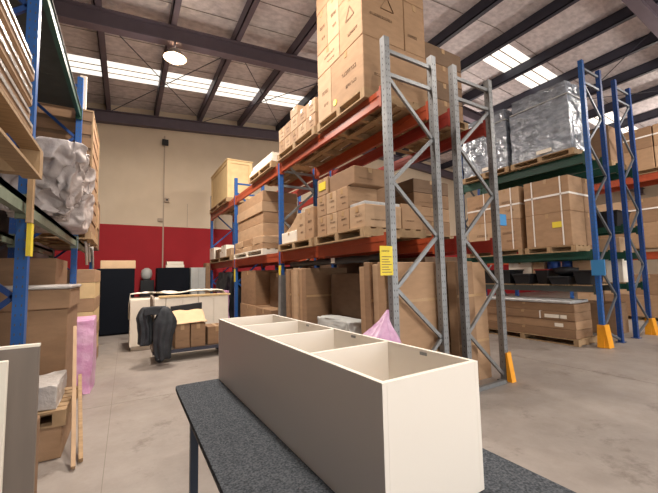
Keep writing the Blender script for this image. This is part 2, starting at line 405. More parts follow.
# ------------------------------------------------------------------ pallet racks
W = .08
def upright(t, x, y, h, m, face=-1, name='upright', slots=True):
    b = MB(); b.box(x - W / 2, x + W / 2, y - W / 2, y + W / 2, .012, h, m)
    if slots:
        z = .25
        while z < h - .05:
            for dx in (-.018, .018): b.box(x + dx - .004, x + dx + .004, y - W / 2 - .0015, y - W / 2 + .002, z - .010, z + .010, SLOT)
            b.box(x - W / 2 - .0015, x - W / 2 + .002, y - .005, y + .005, z - .010, z + .010, SLOT)
            z += .075
    b.build(name, t)
    b = MB(); b.box(x - .08, x + .08, y - .065, y + .065, 0, .012, m); b.build('base_plate', t)
BRACE = mat('dull_brace_steel', (.16, .18, .21), .45, .5, noise_amt=.3, scale=9)
def frame(t, xa, xb, y, h, ma, mb, mbr, flip=False, n0=3.78, p=.616, rungs=(.15, .44)):
    upright(t, xa, y, h, ma); upright(t, xb, y, h, mb)
    A, B = (xb, xa) if flip else (xa, xb)
    s = W / 2 * (1 if B > A else -1)
    for d in rungs:
        b = MB(); b.bar((xa + W / 2, y, h - d), (xb - W / 2, y, h - d), .035, .045, mbr); b.build('rung', t)
    z = n0; side = 0
    while z > .2:
        z2 = max(z - p, .06)
        a, c = ((A + s, z), (B - s, z2)) if side == 0 else ((B - s, z), (A + s, z2))
        b = MB(); b.bar((a[0], y, a[1]), (c[0], y, c[1]), .032, .042, mbr); b.build('brace', t)
        z -= p; side ^= 1
def beam(t, x, ya, yb, z0, h, m, w=.05, conn=True):
    b = MB(); b.box(x - w / 2, x + w / 2, ya + W / 2 + .004, yb - W / 2 - .004, z0, z0 + h, m)
    b.box(x - w / 2 - .006, x + w / 2, ya + W / 2 + .004, yb - W / 2 - .004, z0 + h * .62, z0 + h, m)
    b.build('beam', t)
    if conn:
        for yy, s in ((ya, 1), (yb, -1)):
            b = MB(); y = yy + s * (W / 2 + .022)
            b.box(x - W / 2 - .004, x + W / 2 + .004, y - .018, y + .018, z0 - .04, z0 + h + .03, m); b.build('beam_connector', t)
def guard(t, x, y, h=.36, m=GUARD, w=.10):
    b = MB()
    b.prism([(y - .13, .0), (y - .055, 0), (y - .055, h), (y - .075, h)], 'x', x - w, x + w, m)
    if w > .06: b.prism([(x - .13, .0), (x - .055, 0), (x - .055, h), (x - .075, h)], 'y', y - .055, y + .055, m)
    b.prism([(x + .055, .0), (x + .13, 0), (x + .075, h), (x + .055, h)], 'y', y - .055, y + .055, m)
    b.build('column_guard', t, label='orange-yellow column guard')

D = .838; OX = 2.544 + W / 2; FY = [2.98, 6.18, 9.39, 12.52]
def ox(k): return OX + D * k - (W if k else 0)
O0, O1 = 2.532 + W / 2, 2.544 + D - W / 2
P0, P1 = 3.708 + W / 2, 3.708 + D - W / 2
t = thing('pallet_rack', 'orange-beamed pallet rack with galvanised end frame, along the middle aisle behind the white cabinet', 'pallet rack', (2.96, 7.7, 0), 'pallet racking')
frame(t, O0, O1, FY[0], 4.267, GALV, GALV, GALV)
frame(t, O0, O1, FY[1], 3.68, BLUE, BLUE, GALV)
frame(t, O0, O1, FY[2], 4.2, BLUE, BLUE, BLUE)
frame(t, O0, O1, FY[3], 4.35, BLUE, BLUE, BLUE)
for ya, yb in zip(FY, FY[1:]):
    for x in (O0, O1):
        for z in (1.757, 3.49): beam(t, x, ya, yb, z, .175, ORANGE)
b = MB(); b.prism([(2.50, .013), (2.542, .013), (2.542, 1.55), (2.53, 1.6)], 'y', 6.12, 6.24, GALV); b.prism([(6.075, .013), (6.132, .013), (6.132, 1.5)], 'x', 2.545, 2.63, GALV); b.build('column_guard', t, label='grey steel column guard')
for yy, zz in ((6.18, 1.70), (9.39, 1.70)):
    b = MB(); b.box(2.528, 2.543, yy - .045, yy + .045, zz - .36, zz - .02, YELLOW); b.build('load_plate', t, label='yellow load plate')
t2 = thing('pallet_rack', 'second rack row back to back behind the orange one, with galvanised end frame', 'pallet rack', (4.12, 6.2, 0), 'pallet racking')
frame(t2, P0, P1, FY[0], 4.267, GALV, GALV, GALV, flip=True)
frame(t2, P0, P1, FY[1], 3.9, BLUE, BLUE, GALV, flip=True)
frame(t2, P0, P1, FY[2], 3.9, BLUE, BLUE, GALV, flip=True)
for ya, yb in zip(FY, FY[1:3]):
    for x in (P0, P1):
        for z in (1.757, 3.49): beam(t2, x, ya, yb, z, .175, RED)
guard(t2, P1, FY[0], .38, w=.045)
b = MB(); b.bar((P0, FY[0] - .09, .03), (P1 - .15, FY[0] - .09, .03), .05, .05, GALV); b.build('floor_rail', t2)
for px, z0, z1 in ((4.60, 2.14, 2.30),):
    b = MB(); b.box(4.552, 4.72, 2.955, 3.0, z0, z1, BLUESIGN); b.build('upright_tab', t2, label='sky blue plate on upright')

# yellow load sign on the end frame
t = thing('load_sign', 'yellow load sign hung on the front galvanised upright', 'sign', (2.46, 2.92, 1.47))
b = MB(); b.box(2.35, 2.525, 2.915, 2.921, 1.47, 1.79, YELLOW); b.build('plate', t)
b = MB()
for i in range(7): b.box(2.37, 2.505 - (i % 3) * .02, 2.9135, 2.9152, 1.50 + i * .028, 1.508 + i * .028, INK)
scribble(b, 'y', 2.37, 1.725, .135, .035, 2.9152, 5); b.build('printed_lines', t)
b = MB(); b.box(2.44, 2.47, 2.921, 2.934, 1.60, 1.64, GALV); b.build('bracket', t)

# blue rack
BX, BY = 7.844, [3.15, 6.16, 9.17]
B0, B1 = BX + W / 2, BX + D - W / 2
C0, C1 = 9.354 + W / 2, 9.354 + D - W / 2
tb = thing('pallet_rack', 'tall blue rack with dark green beams carrying silver-wrapped loads, on the right', 'pallet rack', (8.26, 4.6, 0), 'pallet racking')
frame(tb, B0, B1, BY[0], 5.72, BLUE, BLUED, BRACE, n0=5.25)
frame(tb, B0, B1, BY[1], 5.72, BLUE, BLUED, BRACE, n0=5.25)
for x in (B0, B1):
    for z, h in ((1.03, .12), (1.69, .15), (3.62, .19)): beam(tb, x, BY[0], BY[1], z, h, GREEN if z > 1.5 else DKDECK)
guard(tb, B0, BY[0], .42)
b = MB(); b.box(7.80, 7.838, 3.0, 3.22, 1.36, 1.66, BLUESIGN); b.build('upright_tab', tb, label='sky blue plate on upright')
tc = thing('pallet_rack', 'farther blue rack row back to back with the silver-load rack', 'pallet rack', (9.77, 4.6, 0), 'pallet racking')
frame(tc, C0, C1, BY[0], 5.72, BLUED, BLUED, BRACE, flip=True, n0=5.25)
frame(tc, C0, C1, BY[1], 5.72, BLUED, BLUED, BRACE, flip=True, n0=5.25)
for x in (C0, C1):
    for z, h in ((1.03, .12), (1.69, .15), (2.3, .12), (3.62, .17)): beam(tc, x, BY[0], BY[1], z, h, GREEN)
guard(tc, C1, BY[0], .36)
# far right rack
FX = 12.6
F0, F1 = FX, FX + D
tf = thing('pallet_rack', 'red-beamed rack full of cartons at the far right edge beyond the blue racks', 'pallet rack', (13., 4.4, 0), 'pallet racking')
for yy in (2.6, 5.8, 9.0): frame(tf, F0, F1, yy, 5.4, BLUE, BLUE, GALV)
for ya, yb in ((2.6, 5.8), (5.8, 9.0)):
    for x in (F0, F1):
        for z in (1.72, 3.92): beam(tf, x, ya, yb, z, .2, ORANGE)

# left rack
LX = -.694; L0, L1 = LX - W / 2, LX - D + W / 2
LY = [.48, 3.68, 6.88, 10.08]
tl = thing('pallet_rack', 'blue rack with worn green-grey beams along the left edge of the aisle', 'pallet rack', (-1.1, 5.2, 0), 'pallet racking')
for yy in LY: frame(tl, L1, L0, yy, 4.877, BLUED, BLUE, BLUED, n0=4.45)
for ya, yb in zip(LY, LY[1:]):
    for x in (L0, L1):
        beam(tl, x, ya, yb, 2.035, .13, SAGE)
        if yb < 7: beam(tl, x, ya, yb, 4.17, .13, GREEN)
for ya, yb in zip(LY[:2], LY[1:3]):
    n = 9
    for i in range(n):
        y = ya + .06 + (yb - ya - .12) * i / n
        b = MB(); b.box(L1 - .04, L0 + .03, y, y + (yb - ya - .12) / n - .003, 4.304, 4.324, DKDECK); b.build('shelf_board', tl, label='dark shelf board')
b = MB()
b.bar((L1 - .06, 3.75, 1.3), (L1 - .06, 6.75, 2.0), .02, .05, STEELD); b.build('back_bracing', tl)
b = MB(); b.bar((L1 - .09, 3.75, 2.0), (L1 - .09, 6.75, 1.3), .02, .05, STEELD); b.build('back_bracing', tl)
t = thing('load_sign', 'narrow yellow sign strip on the near left rack upright', 'sign', (-.67, 3.56, 1.69))
b = MB(); b.box(-.685, -.655, 3.52, 3.60, 1.69, 1.95, YELLOW); b.build('plate', t)
b = MB(); b.box(-.685, -.65, 3.48, 3.55, 1.95, 2.40, WOOD); b.build('backing_strip', t)

# ------------------------------------------------------------------ loads, orange rack, bay nearest the camera, top level
TOP, MID = 3.667, 1.934
pallet('timber pallet under the tall stack of big cartons on the top beams', 2.48, 3.62, 3.28, 4.50, TOP, along='x')
z = TOP + .132; G = 'cartons of the tall stack'
S = 'in the tall stack behind the galvanised upright'
carton('large tan carton with a round yellow sticker, bottom row, ' + 'aisle end of the tall stack', 2.5, 3.62, 3.31, 4.10, z, 4.52, KT, G, 'x', 'xy', sticker=('round', 4.0, z + .12, .045))
carton('narrow tan carton, bottom row, far end of the tall stack', 2.5, 3.62, 4.10, 4.5, z, 4.52, KL, G, 'x', 'x')
carton('carton with triangle print, second row, near corner of the tall stack', 2.5, 3.22, 3.31, 3.86, 4.522, 5.26, KT, G, 'x', 'XY')
carton('carton right of the triangle print, second row of the tall stack', 3.22, 3.62, 3.31, 3.86, 4.522, 5.26, KT, G, 'y', 'y')
carton('low carton, second row, far end of the tall stack', 2.5, 3.62, 3.86, 4.5, 4.522, 4.88, KL, G, 'x', 'x')
carton('upper carton, third row, far end of the tall stack', 2.5, 3.62, 4.18, 4.5, 4.882, 5.55, KT, G, 'x', 'x')
carton('upper carton, third row, middle of the tall stack', 2.5, 3.62, 3.86, 4.18, 4.882, 5.55, KL, G, 'x', 'x')
carton('topmost near carton of the tall stack, cut by the photo edge', 2.5, 3.62, 3.31, 3.86, 5.262, 5.95, KT, G, 'x', 'xy')
carton('topmost far carton of the tall stack, cut by the photo edge', 2.5, 3.62, 3.86, 4.5, 5.552, 6.2, KT, G, 'x', 'x')
# small cartons further along the top level
pallet('timber pallet under the small cartons left of the tall stack', 2.46, 3.5, 4.56, 6.08, TOP, along='x')
G = 'small cartons left of the tall stack'
yc = [4.60, 4.92, 5.24, 5.55, 5.82, 6.10]
for i, (a, c) in enumerate(zip(yc, yc[1:])):
    nm = ['first', 'second', 'third', 'fourth', 'farthest'][i]
    for r in range(2):
        hh = .25
        carton(f'{nm} small pale carton from the tall stack, {"upper" if r else "lower"} row', 2.5, 3.4, a, c, z + r * hh + r * .001, z + (r + 1) * hh, KL if (i + r) % 2 else KT, G, 'x', 'x')
    if i == 2: carton('single small pale carton sitting on top of the upper row', 2.5, 3.2, a, c, z + .503, z + .66, KL, G, 'x')
# white packs and crate, further bays top level
pallet('timber pallet under the white flat packs on top beams', 2.46, 3.5, 6.40, 7.86, TOP, along='x')
for i in range(3):
    b = MB(); b.box(2.47 + i * .02, 3.4, 6.42 + i * .03, 7.84 - i * .06, z + i * .072, z + i * .072 + .068, WHITE)
    o = b.build('flat_pack', bevel=.006); tag(o, ['lowest', 'middle', 'top'][i] + ' white flat pack on the pallet left of the small cartons', 'flat pack', 'white flat packs on the top beams')
    b = MB(); y = 7.0; b.box(2.466 + i * .02, 2.469 + i * .02, y, y + .05, z + i * .072 + .008, z + i * .072 + .06, WTAPE); b.build('strap', o)
pallet('timber pallet under the big pale plywood crate', 2.46, 3.3, 10.0, 12.35, TOP, along='x')
t = thing('plywood_crate', 'big pale plywood crate at the far end of the top beams', 'crate', (2.85, 11.2, z))
cz0, cz1, cx0, cx1, cy0, cy1 = z, 4.93, 2.50, 3.25, 10.05, 12.3
b = MB(); b.box(cx0 + .02, cx1 - .02, cy0 + .02, cy1 - .02, cz0, cz1 - .02, WOODL); b.build('panel', t)
for (a, c, e, f) in ((cx0, cx0 + .09, cy0, cy0 + .09), (cx1 - .09, cx1, cy0, cy0 + .09), (cx0, cx0 + .09, cy1 - .09, cy1)):
    b = MB(); b.box(a, c, e, f, cz0 + .09, cz1 - .09, WOODL); b.build('corner_post', t)
for zz in (cz0, cz1 - .09):
    b = MB(); b.box(cx0, cx1, cy0, cy0 + .02, zz, zz + .09, WOODL); b.box(cx0, cx0 + .02, cy0 + .02, cy1, zz, zz + .09, WOODL); b.build('edge_batten', t)
b = MB(); b.box(cx0 - .02, cx1 + .02, cy0 - .02, cy1, cz1, cz1 + .03, WOODL); b.build('lid', t)

# lower level, near bay
zl = MID + .132
pallet('timber pallet under the stacked cartons on the lower beam, near bay', 2.46, 3.5, 3.34, 4.62, MID, along='x')
G = 'cartons on the lower beam, near bay'
yc = [3.37, 3.72, 4.02, 4.32, 4.6]
nm = ['nearest', 'second', 'third', 'farthest']
for i, (a, c) in enumerate(zip(yc, yc[1:])):
    carton(f'{nm[i]} bottom-row carton on the lower beam, near bay', 2.5, 3.1, a, c, zl, zl + .29, KT if i % 2 else KL, G, 'x', 'xy' if i == 0 else 'x')
carton('bottom-row carton right of the nearest one, seen between the uprights', 3.1, 3.48, 3.37, 3.9, zl, zl + .34, KT, G, 'y', 'y')
for i, (a, c) in enumerate(((3.74, 4.03), (4.03, 4.32), (4.32, 4.6))):
    carton(f'{["nearest", "middle", "farthest"][i]} second-row carton on the lower beam, near bay', 2.5, 3.0, a, c, zl + .292, zl + .60, KL if i % 2 else KT, G, 'x', 'xy' if i == 0 else 'x')
b = MB(); b.box(2.52, 3.09, 3.39, 3.72, zl + .292, zl + .33, SILVL); tag(b.build('foam_sheet', bevel=.006), 'white foam strip lying on the nearest bottom-row cartons', 'foam sheet')
carton('carton with a yellow label on top of the second row, far end', 2.5, 3.0, 4.26, 4.58, zl + .602, zl + .86, KT, G, 'x', sticker=('sq', 4.42, zl + .74, .10))
carton('long dark brown carton lying on top of the second row', 2.52, 3.04, 3.60, 4.24, zl + .602, zl + .84, KB, G, 'y', 'y')
carton('plain carton at the back of the near bay, behind the white foam strip', 3.05, 3.48, 3.92, 4.5, zl + .345, zl + .80, KB, G, 'y')
carton('supporting carton at the back of the near bay, bottom row', 3.1, 3.48, 3.92, 4.5, zl, zl + .343, KB, G, 'y')
pallet('timber pallet under the low mixed cartons, far half of the near bay', 2.46, 3.5, 4.72, 6.08, MID, along='x')
G = 'mixed cartons, far half of the near bay'
carton('upright carton beside the taller cartons on the lower beam', 2.5, 3.1, 4.72, 5.02, zl, zl + .50, KT, G, 'x', 'x')
carton('upright carton left of its twin, mixed cartons on the lower beam', 2.5, 3.1, 5.02, 5.34, zl, zl + .46, KL, G, 'x', 'x')
carton('low white carton at the far end of the mixed cartons', 2.5, 3.1, 5.36, 6.0, zl, zl + .2, WHITE, G, 'x')
b = MB()
b.hexa([(2.55, 5.40, zl + .203), (3.0, 5.40, zl + .203), (3.0, 5.95, zl + .203), (2.55, 5.95, zl + .203), (2.55, 5.36, zl + .50), (3.0, 5.36, zl + .50), (3.0, 5.66, zl + .32), (2.55, 5.66, zl + .32)], KL)
tag(b.build('carton', bevel=.006), 'sagging wedge-shaped carton on the low white carton', 'carton', G)

# lower level, second bay: tall stack of flat cartons
pallet('white timber pallet under the tall stack of flat cartons, second bay', 2.46, 3.5, 6.95, 9.2, MID, along='x', m=WHITE)
G = 'flat cartons stacked in the second bay'
zz = zl
for i in range(6):
    h = [.12, .17, .29, .24, .23, .24][i]
    dx = [0, .01, .05, .06, .03, .05][i]
    if i < 2:
        for j in range(3):
            ya = 7.0 + j * .73
            o = blob('packet', 2.47 + dx, 3.3, ya, ya + .70, zz, zz + h, KL if (i + j) % 2 else KT, .03, 3., 4, .35, seed=i * 3 + j)
            tag(o, f'{["nearest", "middle", "farthest"][j]} crumpled paper-wrapped packet, {["lower", "upper"][i]} layer under the flat cartons', 'packet', 'crumpled packets under the flat cartons')
    else:
        carton(f'{["lowest", "second lowest", "second highest", "topmost"][i - 2]} wide flat carton in the second bay stack', 2.5 + dx, 3.4, 7.16 + dx * .4, 9.15, zz, zz + h, KT if i % 2 else KL, G, 'y')
    zz += h + .004
# lower level, far bay: odds and ends
pallet('far timber pallet under white and tan odds and ends, third bay', 2.47, 3.5, 9.6, 12.3, MID, along='x')
G = 'odds and ends on the far lower beam'
carton('tan carton nearest on the far lower beam', 2.5, 3.2, 9.65, 10.2, zl, zl + .22, KL, G, 'x')
carton('white carton in the middle of the far lower beam', 2.5, 3.2, 10.25, 11.0, zl, zl + .18, WHITE, G, 'x')
carton('white carton stacked atop another on the far lower beam', 2.52, 3.1, 10.3, 10.9, zl + .182, zl + .36, WHITE, G, 'x')
carton('dark carton on the far lower beam by the end frame', 2.5, 3.2, 11.05, 11.6, zl, zl + .28, KD, G, 'x')
carton('white carton at the very end of the far lower beam', 2.46, 3.2, 11.65, 12.3, zl, zl + .38, WHITE, G, 'x')

# floor level of the orange rack
def leaning(label, x0, x1, y, th, h, m, group, lean=.04, name='flat_carton'):
    b = MB(); b.hexa([(x0, y, 0), (x1, y, 0), (x1, y + th, 0), (x0, y + th, 0), (x0, y + lean, h), (x1, y + lean, h), (x1, y + th + lean, h), (x0, y + th + lean, h)], m)
    o = b.build(name, bevel=.006); tag(o, label, 'flat carton', group)
    t = MB(); xm = (x0 + x1) / 2
    for zz in (.33, .72):
        ly = y + lean * zz - .0015
        t.hexa([(x0 + .01, ly, h * zz - .02), (x1 - .01, ly, h * zz - .02), (x1 - .01, ly + .003, h * zz - .02), (x0 + .01, ly + .003, h * zz - .02),
                (x0 + .01, ly + lean * .03, h * zz + .012), (x1 - .01, ly + lean * .03, h * zz + .012), (x1 - .01, ly + .003 + lean * .03, h * zz + .012), (x0 + .01, ly + .003 + lean * .03, h * zz + .012)], TAPE)
    t.build('packing_tape', o)
    return o
G = 'flat cartons standing on edge by the galvanised end frame'
o9 = ['foremost', 'second', 'third', 'rearmost']
for i in range(4):
    leaning(f'{o9[i]} tall flat carton standing on edge behind the end frame', 2.52 + (i % 2) * .03, 3.36 - (i % 2) * .06, 3.05 + i * .135, .12, [1.62, 1.60, 1.63, 1.58][i], [KT, KL, KB, KT][i], G, .02)
G = 'flat cartons standing on edge near the blue upright'
for i in range(5):
    leaning(f'{["nearest", "second", "third", "fourth", "farthest"][i]} tall flat carton standing on edge before the blue upright', 2.5 + (i % 2) * .03, 3.3, 5.0 + i * .165, .15, [1.60, 1.59, 1.61, 1.57, 1.60][i], [KB, KT, KL, KT, KB][i], G, .02)
for i in range(2): pass
carton('large brown carton in the dark gap behind the standing flat cartons', 2.90, 3.36, 3.75, 4.9, .0, 1.5, KD, None, 'y')
# long black bundle with a white tag lying across the standing cartons
t = thing('black_bundle', 'long black wrapped bundle with a white tag lying on standing cartons under the lower beam', 'bundle', (2.6, 4.5, 1.64))
b = MB()
pts = [(2.62, 3.12 + i * .18, 1.685 + .006 * math.sin(i * 1.7)) for i in range(16)]
b.tube(pts, [.045 + .006 * math.sin(i * 2.3) for i in range(16)], BLACK, 12); b.tube([(p[0] + .11, p[1], p[2] - .004) for p in pts], .042, BLACK, 10); b.build('roll', t)
b = MB(); b.box(2.568, 2.574, 4.22, 4.32, 1.655, 1.725, WHITE); b.build('tag', t, label='white tag')
blob_o = blob('grey_bundle', 2.52, 2.84, 3.80, 4.75, 0, .86, GREYL, .06, 4., 5, .4, seed=5); tag(blob_o, 'crumpled grey plastic bundle on the floor between the standing cartons', 'bundle')
# second bay floor
G = 'cartons on the floor of the second bay'
carton('large lower carton nearest, floor of the second bay', 2.56, 3.3, 6.75, 7.7, 0, .78, KB, G, 'x')
carton('large lower carton farther along, floor of the second bay', 2.56, 3.3, 7.72, 8.95, 0, .80, KT, G, 'x')
carton('upper carton stacked farther along, floor of the second bay', 2.58, 3.25, 7.8, 8.95, .802, 1.62, KB, G, 'x')
carton('upper carton stacked nearest, floor of the second bay', 2.9, 3.35, 6.8, 7.7, .782, 1.55, KD, G, 'x')
# third bay floor: dark bags, pink bag
o = blob('black_bag', 2.50, 3.2, 9.9, 11.5, .0, 1.62, BLACK, .12, 2.5, 5, .5, seed=9); tag(o, 'tall slumped black plastic bags under the far orange beam', 'bag')
o = blob('pink_bag', 2.25, 2.49, 9.7, 10.3, .0, 1.1, PINK, .08, 4, 4, .5, seed=3); tag(o, 'small pink plastic bag showing beside the white cabinets', 'bag')

# second row (back to back) loads
pallet('timber pallet under the dark cartons behind the tall stack', 3.70, 4.56, 3.38, 4.6, TOP, along='y')
G = 'dark cartons behind the tall stack'
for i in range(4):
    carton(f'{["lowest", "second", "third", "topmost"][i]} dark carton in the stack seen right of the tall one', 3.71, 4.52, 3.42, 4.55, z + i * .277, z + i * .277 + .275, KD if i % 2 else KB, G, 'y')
pallet('timber pallet under brown cartons, rear row lower beam', 3.70, 4.5, 3.72, 4.95, MID, along='y')
G = 'brown cartons on the rear row lower beam'
for i in range(4):
    carton(f'{["lowest", "second", "third", "topmost"][i]} brown carton on the rear row lower beam', 3.71, 4.49, 3.76, 4.9, zl + i * .215, zl + i * .215 + .213, [KB, KT, KB, KD][i], G, 'y', 'y')
b = MB(); b.box(3.74, 4.48, 5.0, 6.0, MID + .001, 3.0, WOODL); tag(b.build('plywood_crate', bevel=.01), 'pale lit plywood crate glimpsed above the rear row brown cartons', 'crate')
G = 'flat cartons standing on edge in the rear row'
for i, (xa, xb) in enumerate(((3.72, 4.08), (4.10, 4.48), (3.72, 4.08), (4.10, 4.46))):
    leaning(['front left', 'front right', 'second left', 'second right'][i] + ' tall flat carton on edge in the rear row end', xa, xb, 3.06 + (i // 2) * .17 + (i % 2) * .10, .14, [1.63, 1.62, 1.64, 1.6][i], [KB, KT, KB, KT][i], G, .02)

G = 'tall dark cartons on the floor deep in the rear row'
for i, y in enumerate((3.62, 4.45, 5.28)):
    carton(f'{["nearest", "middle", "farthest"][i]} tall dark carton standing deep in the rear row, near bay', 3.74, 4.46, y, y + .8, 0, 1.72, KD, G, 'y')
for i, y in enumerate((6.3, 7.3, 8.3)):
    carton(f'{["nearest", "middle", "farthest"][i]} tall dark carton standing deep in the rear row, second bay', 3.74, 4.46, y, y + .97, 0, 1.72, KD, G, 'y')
# ------------------------------------------------------------------ blue rack loads
BT, BM, BL = 3.812, 1.842, 1.152
pallet('timber pallet under the near silver-wrapped load', 7.70, 8.62, 3.32, 4.64, BT, along='x')
pallet('timber pallet under the far silver-wrapped load', 7.70, 8.62, 4.70, 5.98, BT, along='x')
def wrapped(label, x0, x1, y0, y1, z0, zm, z1, m1, seed):
    t = thing('wrapped_load', label, 'wrapped pallet load', ((x0 + x1) / 2, (y0 + y1) / 2, z0), 'silver-wrapped loads')
    def wbox(nm, a, c, e, f, g_, h_, sd):
        bm = bmesh.new(); bmesh.ops.create_cube(bm, size=1); bmesh.ops.subdivide_edges(bm, edges=bm.edges[:], cuts=18, use_grid_fill=True)
        for v in bm.verts:
            p = Vector((a + (v.co.x + .5) * (c - a), e + (v.co.y + .5) * (f - e), g_ + (v.co.z + .5) * (h_ - g_)))
            n = noise.noise_vector(p * 4.5 + Vector((sd, 0, 0))) * .022 + noise.noise_vector(p * 12 + Vector((sd, 0, 0))) * .014
            if v.co.z < -.49: n.z = 0
            v.co = p + n
        b = MB(); b.bm.free(); b.bm = bm; b.mi(m1); b.build(nm, t, smooth=False)
    wbox('lower_block', x0, x1, y0, y1, z0, zm, seed)
    wbox('upper_block', x0 + .05, x1 - .03, y0 + .05, y1 - .04, zm + .035, z1, seed + 5)
    b = MB(); b.box(x0 - .012, x1 - .01, y0 - .012, y1 - .01, zm + .012, zm + .032, SILVL); b.build('wrap_edge', t, label='pale wrap edge between the tiers')
    b = MB(); b.box(x0 - .02, x0 + .03, y0 + (y1 - y0) * .3, y0 + (y1 - y0) * .55, z0 + .05, z0 + .13, WHITE); b.build('paper_label', t, label='white paper label')
    return t
wrapped('near silver plastic-wrapped pallet load on the tall blue rack', 7.72, 8.6, 3.36, 4.6, BT + .133, 5.08, 5.42, SILVER, 1.)
wrapped('far silver plastic-wrapped pallet load beside the near one on the blue rack', 7.74, 8.6, 4.72, 5.95, BT + .133, 5.08, 5.40, SILVER, 8.)
pallet('timber pallet under the near strapped cartons on the blue rack', 7.68, 8.62, 3.40, 4.42, BM, along='x')
pallet('timber pallet under the far strapped cartons on the blue rack', 7.68, 8.62, 4.48, 5.96, BM, along='x')
zb = BM + .133; G = 'strapped cartons on the blue rack'
carton('near lower strapped carton with a yellow label, blue rack', 7.7, 8.3, 3.46, 4.38, zb, 2.68, KT, G, 'x', None, strap=[('v', 3.62), ('v', 4.2)], sticker=('sq', 3.72, 2.42, .10))
carton('near lower end carton facing the aisle end, blue rack', 8.3, 8.62, 3.46, 4.38, zb, 2.68, KB, G, 'y')
carton('near upper strapped carton, blue rack', 7.7, 8.3, 3.46, 4.38, 2.682, 3.42, KT, G, 'x', None, strap=[('v', 3.62), ('v', 4.2), ('h', 3.05)])
carton('near upper end carton facing the aisle end, blue rack', 8.3, 8.62, 3.46, 4.38, 2.682, 3.42, KB, G, 'y', strap=[('h', 3.05, 1)])
for r in range(2):
    for j, (a, c) in enumerate(((4.50, 5.2), (5.2, 5.9))):
        carton(f'far {["lower", "upper"][r]} strapped carton, {["right", "left"][j]} column, blue rack', 7.72, 8.5, a, c, [zb, 2.682][r], [2.68, 3.42][r], [KT, KL][(r + j) % 2], G, 'x', 'x', strap=[('v', a + .2)] + ([('h', 3.02)] if r else []))
# black goods on the third shelf
for i in range(7):
    y = 3.25 + i * .40
    b = MB(); b.box(B0 - .02, B1 + .02, y, y + .34, BL, BL + .022, WOOD); b.build('shelf_board', tb, label='timber shelf board')
zs = BL + .024
G = 'black goods on the low shelf of the blue rack'
def blackbox(label, x0, x1, y0, y1, h, m=BLACK, rim=BLACK, zz=zs):
    t = thing('black_bin', label, 'bin', ((x0 + x1) / 2, (y0 + y1) / 2, zz), G)
    b = MB(); b.hexa([(x0 + .04, y0 + .04, zz), (x1 - .04, y0 + .04, zz), (x1 - .04, y1 - .04, zz), (x0 + .04, y1 - .04, zz), (x0, y0, zz + h), (x1, y0, zz + h), (x1, y1, zz + h), (x0, y1, zz + h)], m); b.build('body', t, bevel=.01)
    if rim: b = MB(); b.box(x0 - .015, x1 + .015, y0 - .015, y1 + .015, zz + h, zz + h + .03, rim); b.build('lid', t, bevel=.008)
    return t
blackbox('long black bin at the left end of the low shelf, blue rack', 7.82, 8.4, 4.9, 5.75, .30)
blackbox('black bin second from left on the low shelf, blue rack', 7.8, 8.4, 4.42, 4.82, .20)
blackbox('small dark red-topped bin in the middle of the low shelf', 7.9, 8.4, 4.08, 4.36, .30, BLACK, REDP)
blackbox('wide low black bin right of middle on the low shelf', 7.78, 8.35, 3.62, 4.02, .14)
blackbox('black bin nearest the blue upright on the low shelf', 7.82, 8.4, 3.24, 3.56, .26)
b = MB(); b.tube([(8.1, 3.82, zs + .172), (8.1, 3.82, zs + .23), (8.1, 3.82, zs + .34), (8.1, 3.82, zs + .37)], [.10, .22, .24, .05], BLACK, 18); tag(b.build('black_bowl'), 'rounded black moulded bowl standing on the wide low bin', 'bowl', G)
carton('small tan carton wedged among the black bins', 7.95, 8.3, 5.78, 6.0, zs, zs + .35, KT, None, 'x')
# floor load of the blue rack
pallet('long timber pallet on the floor under the blue rack', 7.5, 8.25, 3.40, 5.6, 0, along='x')
zf = .132; G = 'long flat cartons on the floor under the blue rack'
for i in range(4):
    hh = .165
    carton(f'{["lowest", "second", "third", "topmost"][i]} long flat carton on the floor pallet under the blue rack', 7.52 + (i % 2) * .015, 8.2, 3.44, 5.5 - (i % 2) * .06, zf + i * .169, zf + i * .169 + hh, [KB, KT, KB, KB][i], G, 'x', None, strap=[('v', 4.1)] if i == 2 else None, paper=[(3.86, .30), (3.66, .14)] if i == 2 else [(3.75, .16)] if i == 1 else None)
b = MB(); b.box(7.5, 8.2, 3.48, 5.45, zf + 4 * .169 + .001, zf + 4 * .169 + .06, SILVL); tag(b.build('wrapped_pack', bevel=.015), 'shiny white wrapped pack lying on the long flat cartons', 'pack')
t = MB()
# rear blue row contents
G = 'goods in the rear blue row'
for i in range(6):
    y = 3.25 + i * .45
    b = MB(); b.box(C0 - .02, C1 + .02, y, y + .38, BL, BL + .022, WOOD); b.build('shelf_board', tc)
def drum(label, x, y, r, h, m, zz=zs):
    t = thing('drum', label, 'drum', (x, y, zz), G)
    b = MB(); b.tube([(x, y, zz), (x, y, zz + h * .3), (x, y, zz + h * .32), (x, y, zz + h * .65), (x, y, zz + h * .67), (x, y, zz + h)], [r, r, r * 1.04, r, r * 1.04, r * .97], m, 20); b.build('body', t)
    b = MB(); b.tube([(x, y, zz + h), (x, y, zz + h + .025)], r * .85, m, 18); b.build('lid', t)
for (la, a, c, h, m) in (('white carton at the left end behind the black bins', 5.3, 5.95, .58, WHITE), ('tan carton with orange stripes behind the black bins', 4.98, 5.28, .55, KL), ('pale carton in the middle behind the black bins', 3.9, 4.3, .56, KL), ('white carton right end behind the black bins', 3.3, 3.62, .58, WHITE)):
    carton(la, 9.46, 9.9, a, c, zs, zs + h, m, G, 'x')
drum('blue drum left of its twin behind the black bins', 9.62, 4.80, .15, .58, BLUEDRUM); drum('blue drum right of its twin behind the black bins', 9.62, 4.46, .14, .60, BLUEDRUM)
